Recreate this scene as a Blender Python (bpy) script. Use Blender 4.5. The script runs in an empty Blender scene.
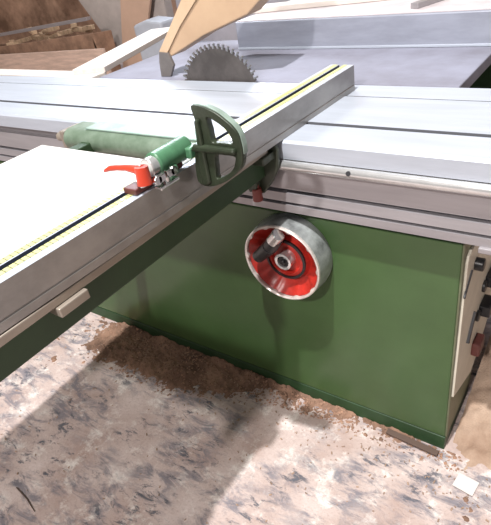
import bpy, bmesh, math, random
from mathutils import Vector, Matrix, noise
random.seed(7)
C = bpy.context.scene.collection
scene = bpy.context.scene

# ---------------------------------------------------------------- materials
def mat(name, col, rough=.5, metal=0., noise_amt=0., noise_scale=20., bump=0., bump_scale=200., col2=None, streak=None, spec=.5, lo=.35, hi=.65):
    m = bpy.data.materials.new(name); m.use_nodes = True
    nt = m.node_tree; b = nt.nodes['Principled BSDF']
    b.inputs['Base Color'].default_value = (*col, 1)
    b.inputs['Roughness'].default_value = rough
    b.inputs['Metallic'].default_value = metal
    b.inputs['Specular IOR Level'].default_value = spec
    tc = nt.nodes.new('ShaderNodeTexCoord'); mp = nt.nodes.new('ShaderNodeMapping')
    nt.links.new(tc.outputs['Object'], mp.inputs['Vector'])
    if streak: mp.inputs['Scale'].default_value = streak
    if noise_amt or col2:
        n = nt.nodes.new('ShaderNodeTexNoise'); n.inputs['Scale'].default_value = noise_scale
        n.inputs['Detail'].default_value = 6; n.inputs['Roughness'].default_value = .65
        nt.links.new(mp.outputs[0], n.inputs['Vector'])
        r = nt.nodes.new('ShaderNodeValToRGB'); r.color_ramp.elements[0].position = lo; r.color_ramp.elements[1].position = hi
        c2 = col2 or tuple(max(0, c*(1-noise_amt)) for c in col)
        r.color_ramp.elements[0].color = (*c2, 1); r.color_ramp.elements[1].color = (*col, 1)
        nt.links.new(n.outputs['Fac'], r.inputs['Fac']); nt.links.new(r.outputs[0], b.inputs['Base Color'])
    if bump:
        n2 = nt.nodes.new('ShaderNodeTexNoise'); n2.inputs['Scale'].default_value = bump_scale; n2.inputs['Detail'].default_value = 4
        nt.links.new(mp.outputs[0], n2.inputs['Vector'])
        bp = nt.nodes.new('ShaderNodeBump'); bp.inputs['Strength'].default_value = bump; bp.inputs['Distance'].default_value = .003
        nt.links.new(n2.outputs['Fac'], bp.inputs['Height']); nt.links.new(bp.outputs[0], b.inputs['Normal'])
    return m

M = {}
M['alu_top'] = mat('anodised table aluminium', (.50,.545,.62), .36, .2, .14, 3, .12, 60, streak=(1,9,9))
M['alu_side'] = mat('darker aluminium for shaded sides', (.36,.34,.355), .36, .35, .16, 4, .05, 60, streak=(1,12,12))
M['alu_fence'] = mat('worn fence aluminium', (.36,.345,.33), .3, .5, .35, 9, .1, 120, streak=(1,.6,1))
M['alu_pale'] = mat('pale aluminium lip', (.36,.31,.26), .4, .4, .2, 8)
M['steel'] = mat('polished steel', (.72,.72,.72), .18, .7, .15, 30)
M['chrome'] = mat('chrome', (.7,.7,.7), .12, 1)
M['cast'] = mat('grey cast iron table', (.25,.255,.32), .8, 0, .3, 3, .15, 80, col2=(.17,.165,.20))
M['ripfence'] = mat('grey anodised rip fence', (.34,.36,.43), .4, .2, .2, 5, .08, 60, streak=(1,1,4))
M['rip_top'] = mat('dusty pinkish fence top', (.62,.56,.57), .55, .1, .2, 9)
M['green'] = mat('machine green paint', (.062,.122,.042), .25, 0, .32, 1.6, .05, 60)
M['green_dk'] = mat('dark green plinth paint', (.022,.062,.022), .5, 0, .35, 10, .2, 90)  # plinth colour, reused for the painted shade strip under the rail
M['green_beam'] = mat('dark green beam paint', (.028,.062,.025), .5, 0, .3, 8)
M['green_cast'] = mat('dark green hammered casting', (.034,.046,.027), .35, .15, .35, 30, .3, 200)
M['green_edge'] = mat('dusty teal casting edge', (.27,.35,.30), .45, .1, .3, 30)
M['green_hinge'] = mat('bright green hinge paint', (.07,.19,.10), .35, 0, .3, 25, .1, 150)
M['tube_green'] = mat('dusty grey green tube paint', (.19,.25,.19), .32, .1, .5, 14, .1, 80, col2=(.10,.15,.10))
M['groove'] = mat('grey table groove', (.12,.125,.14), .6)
M['teal_top'] = mat('dusty teal green paint', (.19,.30,.25), .45, 0, .3, 25, .1, 150, col2=(.30,.37,.33))
M['red'] = mat('red enamel', (.50,.028,.018), .35, 0, .55, 18, .1, 100)
M['red_lever'] = mat('orange red plastic lever', (.50,.045,.02), .35, 0, .15, 25)
M['dark_red'] = mat('dark red knob plastic', (.17,.025,.018), .35)
M['maroon'] = mat('maroon slot block', (.12,.035,.03), .45, 0, .4, 30)
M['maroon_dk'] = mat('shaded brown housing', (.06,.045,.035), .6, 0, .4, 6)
M['grey_bracket'] = mat('dull grey bracket', (.20,.18,.17), .5, .3, .2, 20)
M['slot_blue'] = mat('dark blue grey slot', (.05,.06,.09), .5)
M['crumb'] = mat('reddish sawdust crumbs', (.42,.25,.17), .9, 0, .6, 8)
M['grey_sheet'] = mat('pale grey sheet metal', (.42,.41,.46), .5, 0, .25, 3)
M['black'] = mat('black plastic', (.012,.012,.013), .3)
M['darksteel'] = mat('dark slot', (.03,.03,.035), .6)
M['bracket'] = mat('dark olive bracket paint', (.05,.062,.042), .42, .1, .3, 30)
M['wheel_rim'] = mat('galvanised handwheel drum', (.50,.53,.53), .35, .4, .75, 12, .15, 100)
M['wheel_lip'] = mat('worn bright handwheel lip', (.72,.66,.62), .35, .4, .3, 50)
M['white_board'] = mat('white melamine board', (.66,.64,.61), .4, 0, .06, 6)
M['board_edge'] = mat('pale board edge', (.5,.45,.4), .6)
M['tan'] = mat('tan plywood', (.52,.36,.23), .5, 0, .25, 3, col2=(.42,.28,.18))
M['tan_pale'] = mat('pale inner plywood', (.60,.43,.28), .5, 0, .15, 5)
M['blade'] = mat('saw blade steel', (.17,.15,.14), .42, .7, .35, 14)
M['tooth'] = mat('carbide tooth', (.30,.30,.30), .35, .8)
M['cream'] = mat('cream plate paint', (.66,.62,.52), .45, 0, .15, 12)
M['sidegreen'] = mat('grey green cabinet side paint', (.15,.17,.10), .5, 0, .4, 6, col2=(.10,.10,.06))
M['wood_white'] = mat('whitish planed plank', (.68,.62,.57), .6, 0, .15, 6, streak=(1,8,8))
M['wood_pink'] = mat('pinkish plank', (.72,.52,.42), .7, 0, .3, 5, streak=(1,8,8))
M['wood_brown'] = mat('brown rough wood', (.40,.24,.16), .8, 0, .5, 7, .3, 60)
M['wood_offcut'] = mat('light offcut wood', (.66,.47,.31), .7, 0, .35, 12)
M['panel_tan'] = mat('tan leaning panel', (.62,.42,.31), .7, 0, .15, 3)
M['grey_plaster'] = mat('grey pillar plaster', (.50,.44,.41), .8, 0, .45, 1.5)
M['brown_wall'] = mat('blotchy brown wall', (.62,.40,.28), .85, 0, .5, 1.6, .3, 30, col2=(.17,.10,.065))
M['pale_block'] = mat('pale bluish foam', (.46,.49,.55), .6, 0, .15, 5)
M['sawdust'] = mat('brown sawdust', (.34,.205,.14), .95, 0, .5, 9, .9, 260, col2=(.13,.075,.052))  # on the wide left end of the drift this brown also stands for shade
M['sawdust_pale'] = mat('pale sawdust', (.56,.42,.32), .95, 0, .4, 3, .9, 200, col2=(.24,.15,.10))
M['flake'] = mat('wood flakes', (.42,.29,.21), .9, 0, .5, 60)
M['paper'] = mat('white paper', (.62,.59,.56), .7)
M['twig'] = mat('dark splinter', (.10,.065,.05), .8)

def scale_tape():
    m = bpy.data.materials.new('yellow measuring tape'); m.use_nodes = True
    nt = m.node_tree; b = nt.nodes['Principled BSDF']; b.inputs['Roughness'].default_value = .4
    tc = nt.nodes.new('ShaderNodeTexCoord'); sp = nt.nodes.new('ShaderNodeSeparateXYZ')
    nt.links.new(tc.outputs['Object'], sp.inputs[0])
    def tick(period, width, xmin):
        a = nt.nodes.new('ShaderNodeMath'); a.operation = 'PINGPONG'; a.inputs[1].default_value = period/2
        nt.links.new(sp.outputs['Y'], a.inputs[0])
        l = nt.nodes.new('ShaderNodeMath'); l.operation = 'LESS_THAN'; l.inputs[1].default_value = width
        nt.links.new(a.outputs[0], l.inputs[0]); return l
    t1 = tick(.01, .0009, 0); t2 = tick(.002, .0003, 0)
    mx = nt.nodes.new('ShaderNodeMath'); mx.operation = 'MAXIMUM'
    sc = nt.nodes.new('ShaderNodeMath'); sc.operation = 'MULTIPLY'; sc.inputs[1].default_value = .5
    nt.links.new(t2.outputs[0], sc.inputs[0])
    nt.links.new(t1.outputs[0], mx.inputs[0]); nt.links.new(sc.outputs[0], mx.inputs[1])
    r = nt.nodes.new('ShaderNodeMixRGB'); r.inputs[1].default_value = (.62,.62,.27,1); r.inputs[2].default_value = (.12,.12,.07,1)
    nt.links.new(mx.outputs[0], r.inputs[0]); nt.links.new(r.outputs[0], b.inputs['Base Color'])
    return m
M['tape'] = scale_tape()

def floor_mat():
    m = bpy.data.materials.new('dusty worn concrete'); m.use_nodes = True
    nt = m.node_tree; N = nt.nodes; L = nt.links; b = N['Principled BSDF']; b.inputs['Roughness'].default_value = .8
    tc = N.new('ShaderNodeTexCoord')
    def nz(scale, det=6, stretch=(1,1,1), rot=0, rough=.6, dist=0):
        mp = N.new('ShaderNodeMapping'); mp.inputs['Scale'].default_value = stretch; mp.inputs['Rotation'].default_value = (0,0,rot)
        L.new(tc.outputs['Object'], mp.inputs[0])
        n = N.new('ShaderNodeTexNoise'); n.inputs['Scale'].default_value = scale; n.inputs['Detail'].default_value = det
        n.inputs['Roughness'].default_value = rough; n.inputs['Distortion'].default_value = dist
        L.new(mp.outputs[0], n.inputs['Vector']); return n.outputs['Fac']
    def ramp(f, p0, p1, c0=(0,0,0,1), c1=(1,1,1,1)):
        r = N.new('ShaderNodeValToRGB'); e = r.color_ramp.elements
        e[0].position = p0; e[1].position = p1; e[0].color = c0; e[1].color = c1
        L.new(f, r.inputs[0]); return r.outputs[0]
    def mix(f, a, c):
        x = N.new('ShaderNodeMixRGB')
        L.new(f, x.inputs[0])
        for i, v in ((1,a),(2,c)):
            if isinstance(v, tuple): x.inputs[i].default_value = v
            else: L.new(v, x.inputs[i])
        return x.outputs[0]
    def mul(a, c):
        x = N.new('ShaderNodeMath'); x.operation = 'MULTIPLY'; L.new(a, x.inputs[0])
        if isinstance(c, float): x.inputs[1].default_value = c
        else: L.new(c, x.inputs[1])
        return x.outputs[0]
    base = ramp(nz(5, 8), .35, .68, (.42,.315,.28,1), (.62,.53,.50,1))
    pale = mix(ramp(nz(11, 8, rough=.75), .52, .64), base, (.74,.69,.65,1))
    sm = mul(ramp(nz(3.0, 2), .41, .51), ramp(nz(9, 8, (1,2.6,1), .6, .72, .6), .47, .60))
    dark = mix(mul(sm, .85), pale, (.17,.165,.195,1))
    sm2 = mul(ramp(nz(4.5, 2, rot=1), .45, .56), ramp(nz(16, 8, (1,2.4,1), -.9, .75, .5), .53, .60))
    dark2 = mix(mul(sm2, .9), dark, (.075,.085,.11,1))
    fine = mix(mul(ramp(nz(120, 4, rough=.8), .52, .66), .38), dark2, (.30,.20,.16,1))
    L.new(fine, b.inputs['Base Color'])
    bp = N.new('ShaderNodeBump'); bp.inputs['Strength'].default_value = .6; bp.inputs['Distance'].default_value = .006
    L.new(nz(55, 8, rough=.75), bp.inputs['Height']); L.new(bp.outputs[0], b.inputs['Normal'])
    return m
M['floor'] = floor_mat()

# ---------------------------------------------------------------- mesh helpers
class MB:
    def __init__(s): s.bm = bmesh.new()
    def box(s, x0, x1, y0, y1, z0, z1, mtx=None):
        vs = [s.bm.verts.new(v) for v in ((x0,y0,z0),(x1,y0,z0),(x1,y1,z0),(x0,y1,z0),(x0,y0,z1),(x1,y0,z1),(x1,y1,z1),(x0,y1,z1))]
        if mtx:
            for v in vs: v.co = mtx @ v.co
        for f in ((3,2,1,0),(4,5,6,7),(0,1,5,4),(1,2,6,5),(2,3,7,6),(3,0,4,7)): s.bm.faces.new([vs[i] for i in f])
        return s
    def prism(s, pts, a, b, axis):
        """polygon pts extruded between a and b on axis; pts give the other two coords in xyz order"""
        def mk(p, t):
            if axis == 0: return (t, p[0], p[1])
            if axis == 1: return (p[0], t, p[1])
            return (p[0], p[1], t)
        v0 = [s.bm.verts.new(mk(p, a)) for p in pts]; v1 = [s.bm.verts.new(mk(p, b)) for p in pts]
        n = len(pts)
        s.bm.faces.new(v0); s.bm.faces.new(list(reversed(v1)))
        for i in range(n): s.bm.faces.new([v0[i], v1[i], v1[(i+1)%n], v0[(i+1)%n]])
        return s
    def cyl(s, p0, p1, r0, r1=None, n=28):
        r1 = r0 if r1 is None else r1
        p0, p1 = Vector(p0), Vector(p1); d = (p1-p0).normalized()
        a = d.orthogonal().normalized(); b = d.cross(a)
        A = []; B = []
        for i in range(n):
            t = 2*math.pi*i/n; u = a*math.cos(t)+b*math.sin(t)
            A.append(s.bm.verts.new(p0+u*r0)); B.append(s.bm.verts.new(p1+u*r1))
        s.bm.faces.new(list(reversed(A))); s.bm.faces.new(B)
        for i in range(n): s.bm.faces.new([A[i], A[(i+1)%n], B[(i+1)%n], B[i]])
        return s
    def lathe(s, prof, c, n=64, closed=True, mod=None):
        """profile of (radius, y) turned about the Y axis through c"""
        rings = []
        for (r, y) in prof:
            ring = []
            for i in range(n):
                t = 2*math.pi*i/n; rr = r*(mod(t, r, y) if mod else 1)
                ring.append(s.bm.verts.new((c[0]+rr*math.cos(t), c[1]+y, c[2]+rr*math.sin(t))))
            rings.append(ring)
        m = len(rings)
        for j in range(m if closed else m-1):
            a, b = rings[j], rings[(j+1)%m]
            for i in range(n): s.bm.faces.new([a[i], a[(i+1)%n], b[(i+1)%n], b[i]])
        return s
    def done(s, name, material, parent=None, bevel=0, smooth=False, seg=2, loc=None):
        bmesh.ops.recalc_face_normals(s.bm, faces=s.bm.faces)
        me = bpy.data.meshes.new(name); s.bm.to_mesh(me); s.bm.free()
        o = bpy.data.objects.new(name, me); C.objects.link(o)
        me.materials.append(material)
        if smooth:
            for p in me.polygons: p.use_smooth = True
            try: me.set_sharp_from_angle(angle=math.radians(35))
            except Exception: pass
        if loc is not None:
            me.transform(Matrix.Translation(-Vector(loc))); o.location = loc
        if bevel:
            md = o.modifiers.new('bevel', 'BEVEL'); md.width = bevel; md.segments = seg; md.limit_method = 'ANGLE'; md.angle_limit = math.radians(40)
        if parent:
            o.parent = parent
            w = Vector((0,0,0)); p = parent
            while p: w += p.location; p = p.parent
            if p is None and (abs(w.x)+abs(w.y)+abs(w.z)) > 0 and not parent.get('_local'):
                o.location = Vector(o.location) - w
        return o
def tag(o, label, cat, group=None, kind=None):
    o['label'] = label; o['category'] = cat
    if group: o['group'] = group
    if kind: o['kind'] = kind
    return o
def thing(name, loc, label, cat, group=None):
    o = bpy.data.objects.new(name, None); C.objects.link(o); o.location = loc; o.empty_display_size = .05
    return tag(o, label, cat, group)
def struct(o): o['kind'] = 'structure'; return o

# ---------------------------------------------------------------- room shell
mb = MB(); mb.box(-9, 3, -4, 4.2, -.1, 0); struct(mb.done('floor', M['floor']))
mb = MB(); mb.box(-9, 3, 4.2, 4.35, 0, 3); struct(mb.done('wall_back', M['brown_wall']))
mb = MB(); mb.box(-9.15, -9, -4, 4.35, 0, 3); struct(mb.done('wall_left', M['brown_wall']))
mb = MB()
mb.prism([(-4.06,0),(-3.50,0),(-3.5,3),(-6.2,3)], 3.0, 3.1, 1)
tag(mb.done('leaning_panel', M['grey_plaster']), 'large grey panel leaning against the brown wall behind the wood bin', 'panel')

# ---------------------------------------------------------------- panel saw body (cabinet, handwheel, fixed table, blade)
saw = thing('panel_saw', (-.9, .14, 0), 'green panel saw body with red and steel handwheel on its front', 'machine')
mb = MB(); mb.box(-1.9, -.004, 0, .24, .048, .674); mb.done('cabinet', M['green'], saw, .004)
mb = MB(); mb.box(-1.9, -.006, .016, .23, .673, .6995); mb.done('rail_shade_strip', M['green_dk'], saw)  # recessed dark strip standing in for the shadow band under the rail
mb = MB(); mb.prism([(-.004,.0),(.24,.0),(.24,.047),(-.001,.047)], -1.9, -.002, 0); mb.done('plinth', M['green_dk'], saw, .002)
# right-hand end of the cabinet with cream plate and its controls
mb = MB(); mb.box(-.004, 0, .004, .24, .048, .674); side = mb.done('side_panel', M['sidegreen'], saw)
mb = MB(); mb.prism([(.022,.612),(.030,.628),(.050,.634),(.10,.625),(.46,.50),(.42,.24),(.26,.145),(.20,.12),(.012,.20)], -.0005, .006, 0)
plate = mb.done('end_plate', M['cream'], saw, .002)
mb = MB(); mb.cyl((.004,.098,.567),(.026,.098,.567),.016); mb.done('knob', M['black'], plate, .003, True)
mb = MB(); mb.prism([(.010,.530),(.015,.522),(.066,.568),(.061,.574)], .005, .009, 0); mb.done('slot_arm', M['darksteel'], plate)
for (y, z, w) in ((.275,.415,.05), (.235,.345,.03)):
    mb = MB(); mb.cyl((.004,y-.05,z),(.014,y-.05,z),.016); mb.box(.004,.034,y-.03,y+w,z-.017,z+.017)
    mb.done('clamp_knob', M['black'], plate, .003)
mb = MB(); mb.prism([(.090,.325),(.104,.315),(.150,.385),(.140,.392)], .005, .012, 0); mb.done('lever', M['darksteel'], plate)
mb = MB(); mb.box(.004,.028,.165,.220,.215,.260); mb.done('latch_block', M['maroon'], plate, .006)
# cast iron table
mb = MB(); mb.box(-1.50, -.138, .40, .98, .845, .880); mb.done('fixed_table', M['cast'], saw, .003)
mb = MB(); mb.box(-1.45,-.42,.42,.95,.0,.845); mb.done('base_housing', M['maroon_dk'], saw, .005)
# saw blade with teeth
bc = Vector((-.895, .391, .832)); R0 = .160
mb = MB(); pts = []; NT = 54
for i in range(NT):
    for (da, r) in ((0, R0-.010), (.35, R0-.010), (.50, R0-.001), (.95, R0-.003)):
        t = -2*math.pi*(i+da)/NT; pts.append((bc.x+r*math.cos(t), bc.z+r*math.sin(t)))
mb.prism(pts, .3895, .3925, 1)
bl = mb.done('saw_blade', M['blade'], saw)
mb = MB()
for i in range(NT):
    t = -2*math.pi*(i+.52)/NT; m = Matrix.Translation(bc) @ Matrix.Rotation(-t, 4, 'Y')
    mb.box(R0-.009, R0+.006, -.0032, .0032, -.0022, .0030, m)
mb.done('carbide_teeth', M['tooth'], bl)
mb = MB(); mb.prism([(-1.19,.881),(-1.145,.881),(-1.120,.92),(-1.135,.962),(-1.175,.965),(-1.185,.93)], .428, .440, 1); mb.done('guard_bracket', M['grey_bracket'], saw, .001)

# handwheel
wc = (-.425, 0, .562)
hw = MB(); hw.lathe([(.113,-.001),(.115,-.018),(.111,-.066),(.105,-.066),(.104,-.012),(.106,-.001)], wc)
wheel = hw.done('handwheel', M['wheel_rim'], saw, 0, True)
mb = MB(); mb.lathe([(.1112,-.064),(.1105,-.0695),(.1075,-.0715),(.1045,-.0685),(.1045,-.062)], wc, 144, mod=lambda t, r, y: 1-.04*max(0, math.cos(10*t))**4 if r < .106 else 1); mb.done('rim_lip', M['wheel_lip'], wheel, 0, True)
mb = MB()
mb.lathe([(.1045,-.060),(.098,-.052),(.084,-.038),(.066,-.030),(.060,-.042),(.044,-.046),(.040,-.034),(.012,-.032),(.012,-.020),(.1045,-.020)], wc, 120,
         mod=lambda t, r, y: 1-.055*max(0, math.cos(10*t))**3 if .080 < r < .1 else 1)
mb.done('dish', M['red'], wheel, 0, True)
mb = MB(); mb.lathe([(.060,-.031),(.059,-.0475),(.053,-.0490),(.050,-.036)], wc, 64); mb.done('groove_ring', M['black'], wheel, 0, True)
mb = MB(); mb.lathe([(.024,-.030),(.024,-.060),(.020,-.062),(.0165,-.060),(.0165,-.030)], wc, 48); mb.done('hub', M['steel'], wheel, 0, True)
mb = MB(); mb.cyl((wc[0],-.030,wc[2]),(wc[0],-.058,wc[2]),.014); mb.cyl((wc[0],-.056,wc[2]),(wc[0],-.064,wc[2]),.007); mb.done('axle_cap', M['black'], wheel, .002, True)
# folding crank: a tapered dark grip and its bright hinge
mb = MB(); mb.cyl((-.500,-.062,.562),(-.448,-.072,.612),.017,.020); mb.cyl((-.448,-.072,.612),(-.420,-.076,.650),.020,.019); mb.done('crank_handle', M['black'], wheel, .003, True)
mb = MB(); mb.cyl((-.434,-.078,.634),(-.412,-.080,.660),.0175); mb.cyl((-.430,-.03,.646),(-.430,-.088,.646),.010); mb.done('crank_hinge', M['chrome'], wheel, .002, True)

# ---------------------------------------------------------------- sliding table
XL, XR = -3.3, 1.3
st = thing('sliding_table', (-1.0, .18, .70), 'long silver aluminium sliding table with grooves on top of the green saw', 'table')
prof = [(.385,.878),(.385,.80),(.20,.79),(.20,.71),(.02,.70),(-.036,.70),(-.036,.719),(-.018,.719),(-.018,.7265),(-.034,.7265),(-.032,.749),(-.014,.749),(-.014,.759),(-.030,.759),
        (-.030,.762),(-.028,.812),(-.012,.814),(-.012,.836),(-.036,.839),(-.038,.878),(-.032,.884),
        (.069,.884),(.069,.862),(.078,.862),(.078,.887),(.272,.887),(.272,.862),(.285,.862),(.285,.884),(.378,.884)]
mb = MB(); mb.prism(prof, XL, XR, 0); tp = mb.done('table_plate', M['alu_top'], st)
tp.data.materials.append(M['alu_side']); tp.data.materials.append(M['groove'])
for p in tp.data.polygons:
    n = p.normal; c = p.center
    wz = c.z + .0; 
    if abs(n.z) < .7 and abs(n.x) < .5: p.material_index = 1  # side faces take a darker aluminium, their shade put into the colour
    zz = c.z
    if c.z > .842 and c.y < 0: p.material_index = 0  # front step takes the pale top tone, its brightness painted in
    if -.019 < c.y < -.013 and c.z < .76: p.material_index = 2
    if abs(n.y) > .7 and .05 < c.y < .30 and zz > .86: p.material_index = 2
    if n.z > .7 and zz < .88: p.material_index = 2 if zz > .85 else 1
mb = MB(); mb.cyl((-.440,-.037,.8245),(XR,-.037,.8245),.0125,n=24); rod = mb.done('guide_rod', M['steel'], st, .002, True)
mb = MB(); mb.cyl((-.236,-.045,.828),(-.236,-.0505,.829),.0055,n=12); mb.done('rod_screw', M['darksteel'], rod)
mb = MB(); mb.box(.035,.14,-.044,-.02,.688,.700); mb.done('end_bracket', M['alu_side'], st, .002)

# ---------------------------------------------------------------- crosscut table (outrigger) and board
ct = thing('crosscut_table', (-.75,-.5,.78), 'green outrigger frame hooked on the front of the sliding table under white board', 'table frame')
mb = MB(); mb.box(-.478,-.440,-1.1,-.062,.802,.866); mb.done('side_beam', M['green_beam'], ct, .003)
mb = MB(); mb.box(-.460,-.416,-1.1,-.075,.8675,.8825); lip = mb.done('edge_rail', M['alu_pale'], ct, .002)
mb = MB(); mb.box(-.440,-.408,-.675,-.618,.850,.8668); mb.done('stop_tab', M['alu_pale'], ct, .002)
tubep = [(-.098+.030*math.cos(a), .858+.030*math.sin(a)) for a in [math.pi*2*i/20 for i in range(5,16)]]+[(-.060,.828),(-.044,.832),(-.044,.888)]
mb = MB(); mb.prism(tubep, -1.075, -.500, 0); tb = mb.done('front_tube', M['tube_green'], ct, 0, True)
mb = MB(); mb.box(-1.0,-.53,-.100,-.043,.8885,.8935); mb.done('tube_cover', M['teal_top'], ct, .002)
mb = MB(); mb.box(-1.095,-1.076,-.122,-.050,.835,.885); mb.cyl((-1.135,-.098,.858),(-1.07,-.098,.858),.013); mb.done('end_cap', M['alu_pale'], ct, .004)
mb = MB(); mb.box(-.998,-.960,-1.1,-.12,.815,.864); mb.done('side_beam', M['green_beam'], ct, .003)
# carrier bracket and knob riding on the rod
mb = MB()
mb.prism([(-.500,.868),(-.408,.886),(-.400,.870),(-.404,.826),(-.424,.790),(-.452,.756),(-.470,.752),(-.484,.765),(-.492,.80)], -.062, -.050, 1)
mb.box(-.490,-.408,-.110,-.050,.850,.868)
br = mb.done('carrier_bracket', M['bracket'], ct, .003)
mb = MB(); mb.prism([(-.492,.868),(-.476,.868),(-.452,.80),(-.458,.77),(-.478,.765),(-.488,.79)], -.084, -.064, 1); mb.done('hook_plate', M['green_cast'], ct, .003)
mb = MB(); mb.cyl((-.462,-.075,.792),(-.462,-.075,.775),.007); mb.cyl((-.462,-.075,.776),(-.462,-.075,.742),.011,.013); mb.done('knob', M['dark_red'], ct, .003, True)

mb = MB(); mb.box(-1.052,-.4605,-1.1,-.212,.8665,.8838); bd = mb.done('white_board', M['white_board'], None, .001)
tag(bd, 'large flat white board lying left of the crosscut fence', 'board')

# ---------------------------------------------------------------- crosscut fence (slightly out of square)
fe = thing('crosscut_fence', (-.4175,-.731,.8845), 'long aluminium crosscut fence with yellow measuring tapes along its top', 'fence')
fe.rotation_euler.z = -.026; fe['_local'] = 1
L0, L1 = -.38, 1.062
mb = MB()
fp = [(0,0),(0,.014),(-.0015,.016),(0,.018),(0,.0665),(-.0300,.0665),(-.0300,.056),(-.0425,.056),(-.0425,.0665),(-.068,.0665),(-.068,0)]
mb.prism(fp, L0, L1, 1); fb = mb.done('fence_body', M['alu_fence'], fe, .0006)
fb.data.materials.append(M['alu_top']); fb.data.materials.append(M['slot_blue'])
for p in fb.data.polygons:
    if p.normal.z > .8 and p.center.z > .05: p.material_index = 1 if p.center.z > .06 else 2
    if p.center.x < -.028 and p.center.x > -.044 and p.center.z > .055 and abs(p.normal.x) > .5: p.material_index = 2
for (a, b) in ((-.0285,-.017),(-.058,-.0455)):
    mb = MB(); mb.box(a, b, L0, L1-.004, .0664, .0672); mb.done('measuring_tape', M['tape'], fe)
del fe['_local']

# ---------------------------------------------------------------- flip stop on the fence
fs = thing('flip_stop', (-.43,-.40,.952), 'green flip stop with half wheel arm and orange red lever clamped on fence', 'stop')
Y0, Y1 = -.337, -.325
outer = [(-0.3756,1.0614),(-0.3571,1.0613),(-0.34,1.0571),(-0.324,1.0505),(-0.3115,1.0422),(-0.2992,1.033),(-0.2893,1.020),(-0.2864,1.0052),(-0.2856,0.9932),(-0.2872,0.979),(-0.2934,0.9622),(-0.3076,0.9475),(-0.3263,0.9338),(-0.3476,0.9232),(-0.3673,0.9165),(-0.388,0.9176),(-0.3953,0.9266),(-0.3929,0.9544),(-0.3855,0.9836),(-0.3727,1.003),(-0.3715,1.021),(-0.3729,1.0418)]
hole1 = [(-0.349,1.0455),(-0.3313,1.0405),(-0.3155,1.0310),(-0.3038,1.0185),(-0.3005,1.0020),(-0.3239,1.0008),(-0.345,1.0007),(-0.3475,1.0214)]
hole2 = [(-0.3444,0.9790),(-0.3206,0.9815),(-0.3005,0.9805),(-0.3015,0.9700),(-0.3085,0.9560),(-0.3243,0.9430),(-0.3498,0.9320),(-0.3493,0.9542)]
def plate_with_holes(o_, holes, y0, y1):
    cu = bpy.data.curves.new('tmp', 'CURVE'); cu.dimensions = '2D'; cu.fill_mode = 'BOTH'
    for pts in [o_]+holes:
        sp = cu.splines.new('POLY'); sp.points.add(len(pts)-1); sp.use_cyclic_u = True
        for q, (x, z) in zip(sp.points, pts): q.co = (x, z, 0, 1)
    cu.extrude = (y1-y0)/2; cu.bevel_depth = .0012; cu.bevel_resolution = 1
    ob = bpy.data.objects.new('tmp', cu); C.objects.link(ob)
    me = bpy.data.meshes.new_from_object(ob.evaluated_get(bpy.context.evaluated_depsgraph_get()))
    bpy.data.objects.remove(ob)
    me.transform(Matrix.Translation((0,(y0+y1)/2,0)) @ Matrix.Rotation(math.pi/2, 4, 'X'))
    return me
def catmull(pts, k=4):
    out = []; n = len(pts)
    for i in range(n):
        p0, p1, p2, p3 = [Vector(pts[(i+j-1)%n]) for j in range(4)]
        for s in range(k):
            t = s/k; out.append(tuple(.5*((2*p1)+(p2-p0)*t+(2*p0-5*p1+4*p2-p3)*t*t+(3*p1-p0-3*p2+p3)*t**3)))
    return out
me = plate_with_holes(catmull(outer, 3), [catmull(hole1, 3), catmull(hole2, 3)], Y0, Y1)
me.materials.append(M['green_cast'])
arm = bpy.data.objects.new('stop_arm', me); C.objects.link(arm); arm.parent = fs; arm.location = -Vector(fs.location)
# dusty outer rim of the arm, a thin band following the arc
rim_pts = catmull(outer, 3)[:36]; cen = Vector((-.350,.985))
inner = []; outr = []
for p in rim_pts[:27]:
    v = Vector(p); d = (v-cen).normalized(); outr.append(tuple(v+d*.0024)); inner.append(tuple(v-d*.001))
mb = MB(); mb.prism(outr+inner[::-1], Y0+.003, Y1+.003, 1); mb.done('arm_rim', M['green_edge'], arm, .001)
mb = MB(); mb.prism([(-.384,.920),(-.382,.955),(-.376,.985),(-.372,1.040),(-.362,1.042),(-.362,.992),(-.362,.965),(-.362,.925),(-.372,.919)], Y0-.008, Y0+.002, 1)
mb.prism([(-.392,.983),(-.384,.997),(-.296,.996),(-.294,.986)], Y0-.010, Y0+.002, 1)
mb.done('arm_rib', M['green_cast'], arm, .004)
mb = MB(); mb.cyl((-.424,-.408,.982),(-.424,-.322,.982),.0205); mb.box(-.430,-.392,-.345,-.316,.968,.988)
mb.done('hinge_barrel', M['green_hinge'], fs, .003, True)
mb = MB(); mb.cyl((-.424,-.424,.982),(-.424,-.404,.982),.0165); mb.done('hinge_pin', M['steel'], fs, .002, True)
mb = MB(); mb.box(-.452,-.428,-.385,-.350,.955,.985); mb.box(-.440,-.400,-.395,-.372,.954,.972); mb.done('clamp_body', M['green_hinge'], fs, .006)
mb = MB(); mb.box(-.446,-.416,-.468,-.345,.9525,.963); mb.done('slot_block', M['maroon'], fs, .002)
mb = MB(); mb.cyl((-.420,-.447,.960),(-.420,-.447,.972),.009); mb.done('lever_stud', M['steel'], fs, .001, True)
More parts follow.
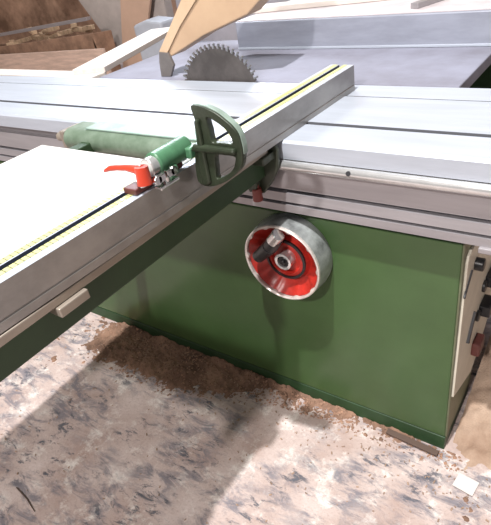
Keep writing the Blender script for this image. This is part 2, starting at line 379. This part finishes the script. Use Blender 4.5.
# lever: round boss, swept arm thinning to a flattened tip
bm = bmesh.new(); sec = []
P = [((-0.414,-.443,.987),.0120),((-0.426,-.446,.990),.0085),((-0.445,-.448,.991),.0062),((-0.465,-.451,.990),.0055),((-0.482,-.454,.988),.0058),((-0.492,-.456,.984),.0040)]
mb = MB()
rings = []
for (p, r) in P:
    ring = [mb.bm.verts.new((p[0], p[1]+r*math.cos(t)*1.15, p[2]+r*math.sin(t)*.85)) for t in [2*math.pi*i/16 for i in range(16)]]
    rings.append(ring)
for a, b in zip(rings, rings[1:]):
    for i in range(16): mb.bm.faces.new([a[i], a[(i+1)%16], b[(i+1)%16], b[i]])
mb.bm.faces.new(rings[0][::-1]); mb.bm.faces.new(rings[-1])
mb.cyl((-.410,-.449,.966),(-.412,-.446,.996),.0130,.0115)
mb.done('clamp_lever', M['red_lever'], fs, 0, True)
# small bright wing clamp on the front
mb = MB(); mb.box(-.402,-.384,-.440,-.392,.9525,.958); mb.cyl((-.394,-.415,.957),(-.394,-.415,.968),.006)
for sx in (-1, 1):
    mb.box(-.398,-.390,-.415+sx*.002,-.415+sx*.020,.962,.976)
mb.cyl((-.398,-.395,.969),(-.390,-.395,.969),.009,n=16); mb.cyl((-.398,-.435,.969),(-.390,-.435,.969),.009,n=16)
mb.done('wing_clamp', M['chrome'], fs, .0015)

# ---------------------------------------------------------------- blade guard hood
gd = thing('blade_guard', (-1.0,.46,.95), 'tan wedge shaped blade guard hood pointing down behind the saw blade', 'guard')
mb = MB(); mb.prism([(-1.185,.965),(-1.165,.945),(-1.130,.948),(-.970,1.012),(-.785,1.068),(-.715,1.118),(-.70,1.30),(-.90,1.30),(-1.010,1.155)], .440, .520, 1)
mb.done('hood', M['tan'], gd, .004)
mb = MB(); mb.prism([(-1.180,.966),(-1.150,.953),(-1.060,1.045),(-.93,1.155),(-.80,1.30),(-.89,1.30),(-1.005,1.150)], .434, .4395, 1); mb.done('hood_side', M['tan_pale'], gd, .001)

# ---------------------------------------------------------------- rip fence lying on the fixed table
rf = thing('rip_fence', (-.5,.85,.88), 'tall grey rip fence profile lying across the fixed table behind blade', 'fence')
mb = MB(); mb.box(-1.105,1.2,.805,1.25,.8805,.982); mb.done('fence_profile', M['ripfence'], rf, .004)
mb = MB(); mb.box(-1.103,1.2,.800,.8048,.881,.889); mb.done('base_strip', M['alu_top'], rf, .001)
mb = MB(); mb.box(-1.10,1.2,.812,1.25,.9825,.985); mb.done('top_skin', M['rip_top'], rf)
mb = MB(); mb.box(-.375,-.05,1.4,1.8,.0,.96); # dark green motor column far right
dk = mb.done('machine_column', M['green_dk'], None, .01); tag(dk, 'dark green machine column at the top right edge behind grey fence', 'machine')

def plank(name, p0, p1, w, t, m, label, group=None, z=None):
    p0, p1 = Vector(p0), Vector(p1); d = p1-p0; L = d.length
    mb = MB(); mb.box(-L/2, L/2, -w/2, w/2, -t/2, t/2)
    o = mb.done(name, m, None, .002); o.location = (p0+p1)/2
    o.rotation_euler = d.to_track_quat('X', 'Z').to_euler()
    tag(o, label, 'plank', group); return o
plank('plank', (-1.44,.92,.996), (-.56,1.12,.996), .09, .02, M['wood_white'], 'white plank lying on the grey fence top near the tan guard')
plank('plank', (-.42,.87,.994), (-.30,1.24,.994), .03, .018, M['alu_side'], 'narrow grey strip lying crosswise on top of the grey rip fence')
plank('plank', (-1.60,.44,.892), (-1.86,1.20,.892), .15, .022, M['wood_white'], 'whitish plank running back along left end of the fixed table')
plank('plank', (-1.535,.43,.872), (-3.2,.47,.872), .085, .02, M['wood_white'], 'whitish plank running along the rear edge of sliding table at left')

mb = MB(); mb.prism([(-3.44,0),(-3.14,0),(-3.12,.71),(-3.30,.73),(-3.46,.69)], 2.50, 2.70, 1)
tag(mb.done('foam_block', M['pale_block'], None, .02), 'pale bluish foam block standing in front of the tan plywood sheet', 'block')
mb = MB(); mb.prism([(-4.24,0),(-3.97,0),(-3.763,.47),(-3.574,.832),(-3.2,1.6),(-3.72,1.6)], 2.90, 2.93, 1)
tag(mb.done('plywood_sheet', M['panel_tan'], None, .003), 'tilted tan plywood sheet standing right of the grey leaning panel', 'board')

gc = thing('storage_cabinet', (-2.1,3.3,0), 'pale grey cabinet in the background behind the blade guard', 'cabinet')
mb = MB(); mb.box(-3.36,-1.05,3.0,3.5,0,1.25); mb.done('body', M['grey_sheet'], gc, .01)
for x0 in (-3.34,-2.58,-1.82):
    mb = MB(); mb.box(x0,x0+.745,2.98,2.999,.03,1.22); dd = mb.done('door', M['grey_sheet'], gc, .004)
    mb = MB(); mb.box(x0+.68,x0+.70,2.955,2.98,.60,.74); mb.done('handle', M['darksteel'], dd, .003)

# ---------------------------------------------------------------- wood bin with offcuts
bn = thing('wood_bin', (-4.9,2.9,0), 'brown wooden bin full of offcuts at the top left', 'bin')
mb = MB(); mb.prism([(-6.6,.0),(-4.02,0),(-4.18,.62),(-6.6,.47)], 2.62, 2.66, 1); mb.done('front_board', M['wood_brown'], bn, .004)
mb = MB(); mb.box(-6.6,-4.28,2.86,2.89,0,.50); mb.done('back_board', M['wood_brown'], bn, .004)
mb = MB(); mb.prism([(2.62,0),(2.86,0),(2.86,.60),(2.62,.62)], -4.18, -4.15, 0); mb.done('end_board', M['wood_brown'], bn, .004)
plank('plank', (-6.4,2.62,.60), (-4.15,2.62,.755), .06, .03, M['alu_side'], 'long grey bar slanting across the top of the wood bin')
plank('plank', (-6.2,2.45,.235), (-3.85,2.45,.295), .035, .45, M['wood_pink'], 'pinkish plank lying along the front of the wood bin')
lay = [(-5.55,2.72,.58,.3,.32),(-5.30,2.80,.60,2.8,.25),(-5.08,2.76,.62,-.3,.28),(-4.88,2.82,.63,.5,.2),(-4.72,2.74,.65,1.0,.16),(-4.52,2.80,.66,.1,.24),(-5.8,2.78,.565,-.5,.3),(-4.36,2.76,.68,.9,.12),(-5.45,2.86,.66,-.4,.2),(-4.97,2.76,.68,.2,.2),(-4.62,2.8,.71,-.7,.15)]
base = None
desc = ['thick short', 'thin short', 'flat', 'narrow', 'stubby upright', 'wide flat', 'leaning thin', 'tiny block', 'dark slanting', 'long pale']
for i, (x, y, z, a, l) in enumerate(lay):
    if base is None:
        mb = MB(); mb.box(-.5,.5,-.03,.03,-.02,.02); o = base = mb.done('wood_offcut', M['wood_offcut'], None, .003)
    else:
        o = base.copy(); C.objects.link(o)
    o.location = (x, y, z-.03); o.scale = (l, 1, 1); o.rotation_euler = (0, .12*((i%3)-1), a)
    tag(o, 'pale wooden offcut lying in the bin under the slanting grey bar', 'offcut', 'offcuts in the wood bin')

# ---------------------------------------------------------------- sawdust heaps (stuff)
def heap(name, x0, x1, y0, y1, nx, ny, hf, m, label):
    bm = bmesh.new(); g = []
    for j in range(ny+1):
        row = []
        for i in range(nx+1):
            x = x0+(x1-x0)*i/nx; y = y0+(y1-y0)*j/ny
            row.append(bm.verts.new((x, y, hf(x, y))))
        g.append(row)
    for j in range(ny):
        for i in range(nx): 
            q = [g[j][i], g[j][i+1], g[j+1][i+1], g[j+1][i]]
            if max(v.co.z for v in q) > -.003: bm.faces.new(q)
    for v in [v for v in bm.verts if not v.link_faces]: bm.verts.remove(v)
    me = bpy.data.meshes.new(name); bm.to_mesh(me); bm.free(); me.materials.append(m)
    for p in me.polygons: p.use_smooth = True
    o = bpy.data.objects.new(name, me); C.objects.link(o)
    tag(o, label, 'sawdust', None, 'stuff'); return o
def fb(x, y, s, sd=0): return noise.fractal(Vector((x*s, y*s, sd)), .8, 2.1, 5)
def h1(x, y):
    e = -.045-.05*max(0, min(1, (-.35-x)/.35)) -.10*max(0, min(1, (-.62-x)/.25))  # wide left end fills the shadow patch: sawdust brown doubles as painted shade
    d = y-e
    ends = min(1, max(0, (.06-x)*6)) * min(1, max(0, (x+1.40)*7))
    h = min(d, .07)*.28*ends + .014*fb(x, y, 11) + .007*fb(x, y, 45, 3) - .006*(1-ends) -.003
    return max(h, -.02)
heap('sawdust_shade_drift', -1.6, .12, -.32, -.0045, 520, 100, h1, M['sawdust'], 'brown sawdust along the foot of the green cabinet, its wide left end standing in for shade')
def h2(x, y):
    d = min(x-.012, .25)*.25 + min(y+.02, .9)*.22
    h = (d if y > -.02 else 0)*min(1, max(0, (y+.03)*8)) + .022*fb(x, y, 6, 5) + .005*fb(x, y, 40, 2) - .008
    return max(h, -.02)
heap('sawdust_heap', .012, 1.6, -.06, 1.9, 150, 180, h2, M['sawdust_pale'], 'pale sawdust heap on the floor right of the green cabinet')
mb = MB()
for i in range(1500):
    x = random.uniform(-1.30,.05); e = -.045-.05*max(0, min(1, (-.35-x)/.35))-.10*max(0, min(1, (-.62-x)/.25))
    y = random.uniform(e-.02, -.008); s = random.uniform(.0015,.0052)*(1 if random.random() < .8 else 1.6)
    if x > -.25 and random.random() < .65: continue
    m = Matrix.Translation((x,y,max(0,h1(x,y))+s*.3)) @ Matrix.Rotation(random.uniform(0,6.3),4,'Z')
    p = [mb.bm.verts.new(m @ Vector((s*a*random.uniform(.6,1.2), s*b*random.uniform(.6,1.2), s*c*random.uniform(.5,1)))) for (a,b,c) in ((1,0,0),(0,1,0),(-1,0,0),(0,-1,0),(0,0,1),(0,0,-1))]
    for f in ((0,1,4),(1,2,4),(2,3,4),(3,0,4),(1,0,5),(2,1,5),(3,2,5),(0,3,5)): mb.bm.faces.new([p[k] for k in f])
tag(mb.done('sawdust_crumbs', M['crumb']), 'small reddish brown crumbs lying in the sawdust at the cabinet foot', 'crumbs', None, 'stuff')
# loose flakes over the floor: one uncountable mass
mb = MB()
for i in range(700):
    if i % 3: x = random.uniform(-1.45,.25); y = -abs(random.gauss(0,.10))-.03
    else: x = random.uniform(-1.9,.4); y = random.uniform(-1.0,-.02)
    z = max(0, h1(x, y) if y > -.32 else 0)+.001; s = random.uniform(.0008,.0028)
    m = Matrix.Translation((x,y,z)) @ Matrix.Rotation(random.uniform(0,6.3),4,'Z') @ Matrix.Rotation(random.uniform(-.7,.7),4,'X')
    mb.box(-s*1.6,s*1.6,-s*.7,s*.7,0,.0012+s*.2,m)
tag(mb.done('wood_flakes', M['flake']), 'small loose wood flakes scattered over the dusty floor', 'wood flakes', None, 'stuff')

mb = MB(); mb.prism([(-.028,-.018),(.024,-.026),(.030,.020),(-.022,.026)], 0, .002, 2)
pp = mb.done('paper_scrap', M['paper']); pp.location = (.077,-.085,.0035); tag(pp, 'small white paper scrap on the floor near the cabinet corner', 'scrap')
def stick(name, p0, p1, r, m, label, cat):
    mb = MB(); p0 = Vector(p0); p1 = Vector(p1); mid = (p0+p1)/2+Vector((.004,.003,0)); mb.cyl(p0, mid, r, r*.9, 8); mb.cyl(mid, p1, r*.9, r*.5, 8)
    tag(mb.done(name, m), label, cat)
stick('splinter', (-1.038,-.704,.0025), (-.92,-.725,.0025), .0018, M['twig'], 'thin dark splinter lying on the floor at the lower left', 'splinter')
mb = MB(); mb.box(-.075,.075,-.009,.009,0,.006)
o = mb.done('floor_strip', M['twig'], None, .001); o.location = (-.085,-.026,.006); o.rotation_euler.z = -.06; tag(o, 'dark thin strip lying against the foot of the green cabinet corner', 'strip')

# ---------------------------------------------------------------- lights
w = bpy.data.worlds.new('World'); scene.world = w; w.use_nodes = True
bg = w.node_tree.nodes['Background']; bg.inputs[0].default_value = (1.0,.93,.88,1); bg.inputs[1].default_value = .33
def area(name, loc, target, size, energy, col, sy=None):
    l = bpy.data.lights.new(name, 'AREA'); l.energy = energy; l.color = col; l.size = size
    if sy: l.shape = 'RECTANGLE'; l.size_y = sy
    o = bpy.data.objects.new(name, l); C.objects.link(o); o.location = loc
    o.rotation_euler = (Vector(target)-Vector(loc)).to_track_quat('-Z','Y').to_euler(); return o
area('workshop_lamp', (-.16,-1.3,4.8), (-.5,-.3,0), .09, 310, (1,.985,.97))
area('front_lamp', (.1,-4.9,4.5), (-.6,-.3,0), .22, 270, (1,.93,.90))
area('window_light', (-4.0,3.6,3.4), (-1.2,.2,.9), 2.2, 260, (.84,.91,1), 1.4)

# ---------------------------------------------------------------- camera
cam = bpy.data.cameras.new('camera'); co = bpy.data.objects.new('camera', cam); C.objects.link(co)
cam.sensor_fit = 'HORIZONTAL'; cam.sensor_width = 36; cam.lens = 522.76/491*36; cam.clip_start = .02
Rc = ((0.818944,0.206401,-0.535471),(0.555356,-0.520158,0.648857),(-0.144605,-0.828755,-0.540606))
mw = Matrix(((Rc[0][0],-Rc[0][1],-Rc[0][2],.218348),(Rc[1][0],-Rc[1][1],-Rc[1][2],-.987488),(Rc[2][0],-Rc[2][1],-Rc[2][2],1.303722),(0,0,0,1)))
co.matrix_world = mw
scene.camera = co
scene.view_settings.view_transform = 'Standard'
scene.view_settings.look = 'None'
scene.view_settings.exposure = 0
